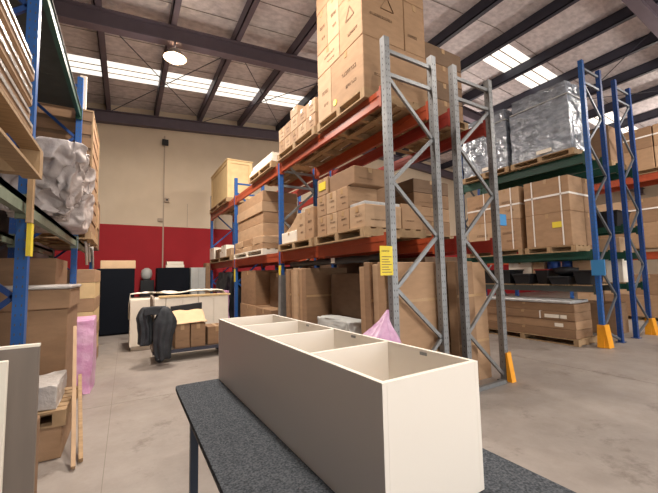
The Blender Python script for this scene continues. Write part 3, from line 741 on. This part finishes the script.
carton('tan carton nearest on the rear blue row, middle beam', 9.4, 10.15, 3.3, 4.4, BM, BM + .34, KL, G, 'x')
pallet('timber pallet under the brown carton on the rear blue row', 9.36, 10.18, 3.3, 4.5, 3.792, along='x')
carton('plain brown carton on top beam of the rear blue row', 9.4, 10.15, 3.32, 4.48, 3.926, 4.75, KB, G, 'x')
blackbox('dark crate on the upper-middle beam of the rear blue row', 9.42, 10.1, 3.3, 4.2, .34, BLACK, BLACK, 2.422)
carton('grey-topped carton beside the dark crate, rear blue row', 9.42, 10.1, 4.25, 5.6, 2.422, 2.85, KL, G, 'x')
carton('floor carton under the rear blue row', 9.45, 10.1, 3.5, 4.6, 0, .7, KB, G, 'x')
# far right rack cartons
G = 'cartons in the red-beamed far right rack'
lv = ((0, 1.3, 2, 'floor level'), (1.922, 1.55, 2, 'lower beam'), (4.122, 1.35, 2, 'top beam'))
for z0_, H_, n, nm in lv:
    pallet('far right rack pallet on the ' + nm, 12.55, 13.5, 2.7, 5.7, z0_, along='x', boards=5)
    for r in range(2):
        for k in range(4):
            a = 2.75 + k * .73
            carton(f'{["nearest", "second", "third", "farthest"][k]} {["lower", "upper"][r]} carton on the {nm} of the far right rack', 12.6, 13.4, a, a + .71, z0_ + .132 + r * H_ * .45, z0_ + .132 + (r + 1) * H_ * .45 - .004, [KL, KT, KB][(k + r) % 3], G, 'x', strap=[('h', z0_ + .132 + (r + .55) * H_ * .45)] if r and nm != 'floor level' else None)

# ------------------------------------------------------------------ left rack loads
LT = 2.167
t = pallet('timber pallet overhanging the left beam under flat wrapped cartons', -1.5, -.50, .75, 2.92, LT, h=.19, along='x')
G = 'flat wrapped cartons on the near left pallet'
for i in range(6):
    h = .07; zz = LT + .192 + i * (h + .012)
    b = MB(); b.box(-1.48, -.505 - .012 * (i % 2), .9, 2.64 - .02 * (i % 3), zz, zz + h, KB if i % 2 else KT)
    o = b.build('flat_carton', bevel=.012); tag(o, f'{["lowest", "second", "third", "fourth", "fifth", "topmost"][i]} flat carton of the near left pallet stack', 'flat carton', G)
    b = MB(); xx = -.503 - .012 * (i % 2); b.box(xx, xx + .004, 1.2, 2.60 - .02 * (i % 3), zz + h * .55, zz + h * .85, WRAP); b.build('wrap_film', o, label='shiny wrap film')
o = blob('plastic_bag', -1.25, -.36, 4.05, 5.3, LT + .002, 2.84, BAGW, .12, 3.2, 6, .5, seed=2, taper=.5, fine=.6); tag(o, 'large crumpled milky plastic bag bulging off the left rack beam', 'plastic bag')
o = blob('plastic_bag', -1.2, -.45, 5.45, 6.5, LT + .002, 2.75, BAGW, .08, 3, 5, .5, seed=12, taper=.2); tag(o, 'smaller milky plastic bag behind the large one on the left beam', 'plastic bag')
pallet('timber pallet under the tall slatted crate on the left rack', -1.40, -.52, 6.98, 8.55, LT, along='y')
t = thing('slatted_crate', 'tall brown timber crate behind the second left upright', 'crate', (-1.05, 7.7, LT + .132))
zz = LT + .133
b = MB(); b.box(-1.40, -.58, 7.02, 8.48, zz, 4.36, KD); b.build('inner_box', t)
for i in range(9):
    zc = zz + .02 + i * .235
    b = MB(); b.box(-1.40, -.56, 7.0, 7.02, zc, zc + .17, KB); b.box(-.58, -.56, 7.02, 8.5, zc, zc + .17, KB); b.build('slat', t)
for ya in (6.985, 8.44):
    b = MB(); b.box(-.57, -.545, ya, ya + .07, zz, 4.36, WOOD); b.build('corner_batten', t)
b = MB(); b.box(-1.42, -.55, 6.98, 8.5, 4.362, 4.39, WOOD); b.build('lid', t)
b = MB(); b.box(-.76, -.66, 7.02, 7.06, 4.392, 5.0, WHITE); tag(b.build('foam_strip', bevel=.006), 'narrow pale strip standing on top of the tall slatted crate', 'foam strip')
G = 'small goods at the far end of the left beam'
carton('brown carton at the far end of the left beam', -1.4, -.56, 8.7, 9.3, LT, LT + .4, KB, G, 'x')
carton('tan carton on top at the far end of the left beam', -1.3, -.54, 8.72, 9.2, LT + .402, LT + .85, KT, G, 'x')
carton('dark carton last on the left beam', -1.4, -.58, 9.35, 9.95, LT, LT + 1.1, KD, G, 'x')
for i, (y, dz) in enumerate(((7.3, .42), (7.8, .35), (8.62, .45))):
    b = MB(); b.tube([(-.63, y, LT - .01), (-.62, y + .03, LT - .08), (-.6, y + .06, LT - dz)], [.03, .022, .02], WRAP, 8)
    tag(b.build('hanging_strap'), f'{["nearest", "middle", "farthest"][i]} pale strap hanging from the left beam', 'strap', 'straps hanging from the left beam')

# left floor
G = 'panels at the lower left corner'
b = MB(); b.box(-1.15, -.372, 2.28, 2.312, 0, 1.165, GREYB); o = b.build('board'); tag(o, 'large grey-brown board standing on edge at the lower left', 'board', G)
b = MB(); b.box(-1.15, -.371, 2.279, 2.313, 1.165, 1.178, WHITE); b.build('edge_band', o, label='white edge band')
b = MB(); b.box(-1.2, -.452, 2.10, 2.125, 0, 1.14, WHITE); tag(b.build('board', bevel=.003), 'white panel at the left photo edge in front of the grey board', 'board', G)
carton('brown carton on the floor right behind the grey board', -1.1, -.44, 2.40, 2.86, 0, .66, KB, None, 'y')
t = pallet('timber pallet holding the white foam bag on the left floor', -1.4, -.42, 3.76, 4.5, .27, along='y')
carton('low brown carton under the pallet with the white foam bag', -1.38, -.44, 3.78, 4.46, 0, .268, KT, None, 'y')
o = blob('foam_bag', -1.1, -.49, 3.80, 4.40, .402, .60, WRAP, .035, 4, 5, .4, seed=4); tag(o, 'white plastic-wrapped foam packet on the pallet beside the grey board', 'foam packet')
for i, (a, c) in enumerate((((-.33, 3.5, .01), (-.46, 4.6, .98)), ((-.29, 3.6, .01), (-.39, 4.45, .5)))):
    b = MB(); b.bar(a, c, .03, .07, WOOD if i else KL); tag(b.build('plank'), ['longer', 'shorter'][i] + ' thin timber strip leaning by the left pallet', 'timber strip', 'leaning timber strips')
pallet('timber pallet under the big brown carton on the left floor', -1.40, -.50, 4.6, 5.6, 0, along='y')
carton('big brown carton on the left floor, closed', -1.38, -.53, 4.64, 5.56, .132, 1.19, KB, None, 'y')
carton('flat brown carton on top of the big one, left floor', -1.37, -.51, 4.62, 5.54, 1.192, 1.40, KB, None, 'y')
b = MB(); b.box(-1.38, -.50, 4.60, 5.54, 1.402, 1.44, WRAP); tag(b.build('plastic_sheet', bevel=.012), 'white plastic sheet laid on the flat brown carton', 'plastic sheet')
carton('tall dark carton deep in the left rack by the near upright', -1.40, -.90, 2.95, 3.58, 0, 1.9, KD, None, 'y')
carton('grey-brown carton behind the black cross bracing', -1.40, -.78, 5.66, 6.6, 0, 1.78, KB, None, 'y')
o = blob('pink_wrapped_stack', -.74, -.36, 5.63, 6.3, 0, .96, PINK, .05, 3.5, 5, .3, seed=6); tag(o, 'pink plastic-wrapped stack standing on the left floor', 'wrapped stack')
G = 'cartons stacked behind the pink wrapped stack'
for i in range(7):
    carton(f'{["lowest", "second", "third", "fourth", "fifth", "sixth", "topmost"][i]} flat carton behind the pink wrapped stack', -1.4, -.44 - .02 * (i % 2), 6.95, 8.3, i * .24, i * .24 + (.18 if i % 2 else .22), [KT, KL][i % 2], G, None) if i % 2 == 0 else None
    if i % 2: 
        zc = (i - 1) * .24 + .222
        b = MB(); b.box(-1.4, -.45, 6.95, 8.3, zc, (i + 1) * .24 - .002, WOODL)
        tag(b.build('timber_layer'), f'{["lowest", "", "middle", "", "topmost"][i - 1]} pale timber layer between the flat cartons', 'timber layer', 'timber between flat cartons')

# ------------------------------------------------------------------ back of the hall
t = thing('black_cabinet', 'tall black cabinet against the red wall, left', 'cabinet', (-.22, 11.2, 0), 'black cabinets by the red wall')
b = MB(); b.box(-.68, .20, 10.85, 11.5, .03, 1.76, BLACKF); b.build('body', t, bevel=.01)
b = MB(); b.box(-.67, .19, 10.83, 10.848, .06, 1.75, BLACKF); b.build('door', t)
b = MB(); b.box(-.62, .14, 10.95, 11.4, 0, .03, BLACK); b.build('base', t)
b = MB(); b.box(.12, .14, 10.80, 10.83, .85, 1.0, BLACK); b.build('handle', t)
carton('wide low tan carton on top of the left black cabinet', -.60, .22, 10.9, 11.45, 1.762, 1.98, TANC, None, 'x')
t = thing('black_cabinet', 'black cabinet behind the white cabinets, right of the first', 'cabinet', (1.3, 12.3, 0), 'black cabinets by the red wall')
b = MB(); b.box(.82, 1.78, 12.0, 12.6, .03, 1.80, BLACKF); b.build('body', t, bevel=.01)
b = MB(); b.box(.83, 1.77, 11.98, 11.998, .06, 1.79, BLACKF); b.build('door', t)
b = MB(); b.box(.88, 1.72, 12.1, 12.5, 0, .03, BLACK); b.build('base', t)
carton('lower flat white carton on the right black cabinet', 1.08, 1.62, 12.05, 12.45, 1.802, 1.90, WHITE, None, 'x')
carton('upper flat white carton on the right black cabinet', 1.10, 1.60, 12.07, 12.45, 1.902, 2.0, WHITE, None, 'x')
t = thing('wall_fitting', 'small round white fitting on a dark base against the red wall', 'wall fitting', (.58, 12.9, 0))
b = MB(); b.box(.40, .80, 12.75, 13.1, 0, 1.42, BLACK); b.build('stand', t, bevel=.01)
b = MB(); b.tube([(.58, 12.93, 1.42), (.58, 12.93, 1.50), (.58, 12.93, 1.62), (.58, 12.93, 1.75), (.58, 12.93, 1.82)], [.08, .15, .17, .15, .05], GREYL, 16); b.build('globe', t)
t = thing('grey_locker', 'light grey locker right of the black cabinets', 'locker', (2.05, 12.3, 0))
b = MB(); b.box(1.82, 2.28, 12.05, 12.6, 0, 1.80, GREYL); b.build('body', t, bevel=.01)
for i in range(2):
    b = MB(); b.box(1.83 + i * .225, 2.045 + i * .225, 12.03, 12.048, .05, 1.77, GREYL); d_ = b.build('door', t)
    b = MB(); b.box(2.02 + i * .04, 2.035 + i * .04, 12.01, 12.03, .9, 1.05, BLACK); b.build('handle', d_)
carton('narrow brown carton upright beside the grey locker', 2.29, 2.45, 12.1, 12.5, 0, 1.95, KB, None, 'y')

# white cabinets under a sheet
G = 'white cabinets behind the trolley'
WC0, WC1, WY0, WY1, WH = .08, 2.08, 8.25, 9.15, 1.06
for i in range(3):
    a = WC0 + (WC1 - WC0) * i / 3; c = WC0 + (WC1 - WC0) * (i + 1) / 3 - .006
    t = thing('white_cabinet', f'{["left", "middle", "right"][i]} white cabinet of the sheet-covered row behind the trolley', 'cabinet', ((a + c) / 2, (WY0 + WY1) / 2, 0), G)
    b = MB(); b.box(a, c, WY0, WY1, .08, WH, WHITE); b.build('body', t, bevel=.004)
    b = MB(); b.box(a + .03, c - .03, WY0 + .06, WY1 - .03, 0, .08, WHITE); b.build('plinth', t)
    for j in range(2):
        e = a + (c - a) * j / 2
        b = MB(); b.box(e + .004, e + (c - a) / 2 - .004, WY0 - .02, WY0 - .001, .10, WH - .02, WHITE); b.build('door', t, bevel=.003)
t = thing('timber_plank', 'pale timber board lying along the front of the white cabinets', 'board', (1.3, 8.35, WH))
b = MB(); b.box(.62, 2.12, WY0 - .03, WY0 + .25, WH + .001, WH + .035, WOODL); b.build('board', t)
bm = bmesh.new(); bmesh.ops.create_grid(bm, x_segments=60, y_segments=30, size=1)
for v in bm.verts:
    u, w = v.co.x, v.co.y
    x = WC0 - .06 + (u + 1) / 2 * (WC1 - WC0 + .08); y = WY0 + .29 + (w + 1) / 2 * (WY1 - WY0 - .30)
    e = max(0, abs(u) - .93) / .07
    zz = WH + .012 + (.15 * (0.5 + .5 * noise.noise(Vector((x * 2.2, y * 2.6, 0)))) + .03 * abs(noise.noise(Vector((x * 7, y * 7, 3))))) * (1 - e)
    if u < -.94: zz = WH + .01 - (.94 + u) * -3.
    v.co = (x, y, zz)
for v in bm.verts:
    if v.co.x < WC0 - .005: v.co.z = WH - (WC0 - .005 - v.co.x) * 8 ; v.co.x = WC0 - .014 + .006 * math.sin(v.co.y * 30)
b = MB(); b.bm.free(); b.bm = bm; b.mi(WHITE)
o = b.build('dust_sheet', smooth=True); tag(o, 'rumpled white sheet spread over the white cabinets', 'sheet')
so = o.modifiers.new('thickness', 'SOLIDIFY'); so.thickness = .006; so.offset = 1

# platform trolley
t = thing('platform_trolley', 'platform trolley with a tall end handle, loaded with cartons', 'trolley', (1.0, 7.2, 0))
TX0, TX1, TY0, TY1, TZ = .42, 1.78, 6.85, 7.5, .20
TIM = mat('trolley_deck', (.12, .09, .07), .7, noise_amt=.4, scale=8)
b = MB(); b.box(TX0, TX1, TY0, TY1, TZ - .04, TZ, TIM); b.build('deck', t, bevel=.005)
b = MB()
b.box(TX0, TX1, TY0 - .01, TY0, TZ - .05, TZ + .01, STEELD); b.box(TX0, TX1, TY1, TY1 + .01, TZ - .05, TZ + .01, STEELD); b.build('deck_rail', t)
for x in (TX0 + .12, TX1 - .12):
    for y in (TY0 + .08, TY1 - .08):
        b = MB(); b.tube([(x, y - .02, .06), (x, y + .02, .06)], .06, BLACK, 16); wv = b.build('wheel', t)
        b = MB(); b.box(x - .03, x + .03, y - .035, y - .026, .05, TZ - .041, GALV); b.box(x - .03, x + .03, y + .026, y + .035, .05, TZ - .041, GALV); b.build('caster_fork', wv)
HND = mat('trolley_handle', (.30, .24, .19), .5)
b = MB(); hp = [(TX0 + .02, TY0 + .03, TZ), (TX0 + .0, TY0 + .03, 1.10), (TX0, TY0 + .07, 1.15), (TX0, TY1 - .07, 1.15), (TX0, TY1 - .03, 1.10), (TX0 + .02, TY1 - .03, TZ)]
b.tube(hp, .022, HND, 10); b.build('handle', t)
zt_ = TZ + .002; G = 'cartons on the platform trolley'
carton('left brown carton on the trolley', .78, 1.04, 6.9, 7.4, zt_, .635, KB, G, 'y', 'y')
carton('middle brown carton on the trolley', 1.05, 1.32, 6.9, 7.4, zt_, .635, KB, G, 'y', 'y')
carton('right low brown carton on the trolley', 1.36, 1.72, 6.95, 7.4, zt_, .54, KB, G, 'y')
bm = bmesh.new(); bmesh.ops.create_grid(bm, x_segments=24, y_segments=16, size=1)
for v in bm.verts:
    u, w = v.co.x, v.co.y
    x = 1.05 + u * .29; y = 6.87 + (w + 1) / 2 * .52
    zz = .672 + .15 * max(0, (w + .2)) ** .8 + .02 * noise.noise(Vector((x * 6, y * 6, 1)))
    if w < -.75: zz -= (-.75 - w) * .10
    v.co = (x, y if w > -.9 else 6.878, max(zz, .668) if w > -.75 else zz)
b = MB(); b.bm.free(); b.bm = bm; b.mi(TANC); o = b.build('paper_wrap', smooth=True); tag(o, 'curved sheet of tan paper over the trolley cartons', 'paper')
o.modifiers.new('thickness', 'SOLIDIFY').thickness = .006
b = MB(); b.hexa([(.76, 7.42, .205), (1.34, 7.42, .205), (1.34, 7.46, .205), (.76, 7.46, .205), (.76, 7.42, .93), (1.34, 7.42, .98), (1.34, 7.46, .98), (.76, 7.46, .93)], BLACK)
tag(b.build('black_board', bevel=.004), 'black panel standing behind the trolley cartons', 'panel')
# quilted cover draped over the handle: two lobes with vertical folds
def drape(name, cx, cy, w, d, ztop, zbot, seed, parent=None):
    bm = bmesh.new(); n, m_ = 64, 26; rings = []
    for i in range(m_ + 1):
        f = i / m_; zz = ztop + (zbot - ztop) * f; ring = []
        k = (.22 + .78 * min(1, f / .30) ** .6) * (1 + .10 * math.sin(f * 3.0 + seed)) * (1 - .22 * f * f)
        for q in range(n):
            a = 2 * math.pi * q / n
            fold = 1 + .13 * math.sin(a * 7 + seed + f * 1.2) * min(1, f * 3) + .14 * noise.noise(Vector((math.cos(a) * 2, math.sin(a) * 2, f * 4 + seed)))
            ring.append(bm.verts.new((cx + math.cos(a) * w / 2 * k * fold + .02 * math.sin(f * 5 + seed), cy + math.sin(a) * d / 2 * k * fold, zz + .02 * math.sin(a * 5 + seed) * f)))
        rings.append(ring)
    for A, B in zip(rings, rings[1:]):
        for q in range(n): bm.faces.new([A[q], A[(q + 1) % n], B[(q + 1) % n], B[q]])
    bm.faces.new(rings[0][::-1]); bm.faces.new(rings[-1])
    b = MB(); b.bm.free(); b.bm = bm; b.mi(QUILT); return b.build(name, parent, smooth=True)
t = thing('quilted_cover', 'charcoal quilted cover draped over the trolley handle', 'cover', (.45, 6.8, .1))
drape('front_fold', .58, 6.68, .32, .26, .99, .11, 1., t)
drape('rear_fold', .30, 6.86, .26, .30, .99, .36, 4., t)
blob('collar', .27, .62, 6.66, 6.86, .86, 1.0, QUILT, .03, 6, 4, .6, parent=t)

# pink bag by the orange rack
bm = bmesh.new(); n = 40; rings = []
cxp, cyp = 2.06, 2.70
for i, (f, rr) in enumerate(((1.13, .012), (1.09, .03), (1.04, .045), (.98, .09), (.88, .18), (.78, .25), (.6, .29), (.35, .27), (.12, .25), (.0, .2))):
    rings.append([bm.verts.new((cxp + .46 * max(0, f - .72) + math.cos(2 * math.pi * q / n) * rr * (1 + (.10 * math.sin(q * 1.9 + i * .4) + .08 * math.sin(q * .8)) * (i > 1)), cyp + math.sin(2 * math.pi * q / n) * rr * (1 + .12 * math.sin(q * 1.57 + .5) * (i > 1)), f)) for q in range(n)])
for A, B in zip(rings, rings[1:]):
    for q in range(n): bm.faces.new([A[q], A[(q + 1) % n], B[(q + 1) % n], B[q]])
bm.faces.new(rings[0][::-1]); bm.faces.new(rings[-1])
b = MB(); b.bm.free(); b.bm = bm; b.mi(PINKT); o = b.build('pink_bag', smooth=True); tag(o, 'sheer pink plastic bag gathered to a peak by the front galvanised upright', 'bag')

# ------------------------------------------------------------------ table and cabinet
t = thing('work_table', 'charcoal carpet-topped work table with dark square legs in the foreground', 'table', (.8, 1.45, 0))
def rrect(x0, x1, y0, y1, r, n=6):
    o = []
    for cx, cy, a0 in ((x1 - r, y1 - r, 0), (x0 + r, y1 - r, 90), (x0 + r, y0 + r, 180), (x1 - r, y0 + r, 270)):
        for i in range(n + 1): a = math.radians(a0 + 90 * i / n); o.append((cx + r * math.cos(a), cy + r * math.sin(a)))
    return o
TT = .764
b = MB(); b.prism(rrect(.302, 1.295, .25, 2.615, .03), 'z', TT - .022, TT, CARPET); b.build('tabletop', t)
b = MB(); b.prism(rrect(.307, 1.290, .255, 2.61, .03), 'z', TT - .042, TT - .0225, BLACK); b.build('underlay', t)
LEG = mat('dark_blue_steel', (.03, .04, .065), .45)
for x in (.372, 1.235):
    for y in (.38, 2.28):
        b = MB(); b.box(x - .022, x + .022, y - .022, y + .022, .015, TT - .043, LEG); lg = b.build('leg', t)
        b = MB(); b.box(x - .026, x + .026, y - .026, y + .026, 0, .015, BLACK); b.build('foot', lg)
for x in (.372, 1.235):
    b = MB(); b.box(x - .015, x + .015, .404, 2.256, TT - .09, TT - .045, LEG); b.build('apron_rail', t)
for y in (.38, 2.28):
    b = MB(); b.box(.396, 1.211, y - .015, y + .015, TT - .09, TT - .045, LEG); b.build('apron_rail', t)

t = thing('white_wall_cabinet', 'long cream open-fronted cabinet lying on its back on the carpeted table', 'cabinet', (.627, .788, TT))
t.rotation_euler.z = math.radians(1.25)
x0, x1, y0, y1, z0, z1, th = .627, 1.056, .788, 2.605, TT + .002, 1.189, .017
def panel(nm, a, c, e, f, g_, h_, edge=True):
    b = MB(); b.box(a, c, e, f, g_, h_ - (.0012 if edge else 0), MEL)
    if edge: b.box(a, c, e, f, h_ - .0012, h_, MELE)
    return b.build(nm, t)
panel('side_panel', x0, x0 + th, y0, y1, z0, z1); panel('side_panel', x1 - th, x1, y0, y1, z0, z1)
panel('end_panel', x0 + th + .0005, x1 - th - .0005, y0, y0 + th, z0, z1); panel('end_panel', x0 + th + .0005, x1 - th - .0005, y1 - th, y1, z0, z1)
panel('back_panel', x0 + th + .0005, x1 - th - .0005, y0 + th + .0005, y1 - th - .0005, z0, z0 + .016, False)
for k in (1, 2, 3):
    y = y0 + (y1 - y0) * k / 4
    panel('shelf', x0 + th + .0005, x1 - th - .0005, y - th / 2, y + th / 2, z0 + .0165, z1 - .001)
for y in (1.02, 2.0, 1.5):
    b = MB(); b.box(x1 - th - .003, x1 - th - .0003, y - .018, y + .018, z1 - .022, z1 - .010, GALV); b.build('hinge_plate', t)

# ------------------------------------------------------------------ lights, sky, camera
def area(name, loc, size, power, col=(1, 1, 1), rot=(0, 0, 0), sy=None):
    l = bpy.data.lights.new(name, 'AREA'); l.energy = power; l.color = col; l.size = size
    if sy: l.shape = 'RECTANGLE'; l.size_y = sy
    o = bpy.data.objects.new(name, l); COL.objects.link(o); o.location = loc; o.rotation_euler = rot; return o
for (x, y, e, up) in ((.83, 7.7, 270, 26), (6., 8.3, 190, 40), (.86, 3.7, 240, 26), (.8, -2.5, 200, 20), (6., .2, 45, 40), (11.2, 8.3, 170, 130), (11.2, 1.0, 160, 150), (17, 4, 200, 150)):  # first entry serves the hanging lamp; the rest are unseen added fill lights
    area('lamp_and_fill_light', (x, y, 6.0 if y == 7.7 else 6.30), .5, e, (1., .89, .78))
    l = bpy.data.lights.new('ceiling_fill_point', 'POINT'); l.energy = up; l.color = (1., .88, .78); l.shadow_soft_size = .25  # point fill added below the roof to brighten the ceiling
    o = bpy.data.objects.new('ceiling_fill_point', l); COL.objects.link(o); o.location = (x, y + .01, 5.85 if y == 7.7 else 5.7)
w = bpy.data.worlds.new('overcast_sky'); SC.world = w; w.use_nodes = True
w.node_tree.nodes['Background'].inputs[0].default_value = (1., .98, .95, 1); w.node_tree.nodes['Background'].inputs[1].default_value = 3.9

F_, yaw, pitch, roll = 344.7581, .5316, .0791, -.0213
f = Vector((math.sin(yaw) * math.cos(pitch), math.cos(yaw) * math.cos(pitch), math.sin(pitch)))
r0 = Vector((math.cos(yaw), -math.sin(yaw), 0)); u0 = r0.cross(f)
r = r0 * math.cos(roll) + u0 * math.sin(roll); u = u0 * math.cos(roll) - r0 * math.sin(roll)
cam = bpy.data.cameras.new('camera'); co = bpy.data.objects.new('camera', cam); COL.objects.link(co)
cam.sensor_width = 36; cam.sensor_fit = 'HORIZONTAL'; cam.lens = F_ / 658 * 36; cam.clip_start = .05; cam.clip_end = 200
co.matrix_world = Matrix(((r.x, u.x, -f.x, 0), (r.y, u.y, -f.y, 0), (r.z, u.z, -f.z, 1.5), (0, 0, 0, 1)))
SC.camera = co
SC.view_settings.view_transform = 'Standard'; SC.view_settings.look = 'None'; SC.view_settings.gamma = 1; SC.view_settings.use_curve_mapping = False
SC.view_settings.exposure = .2
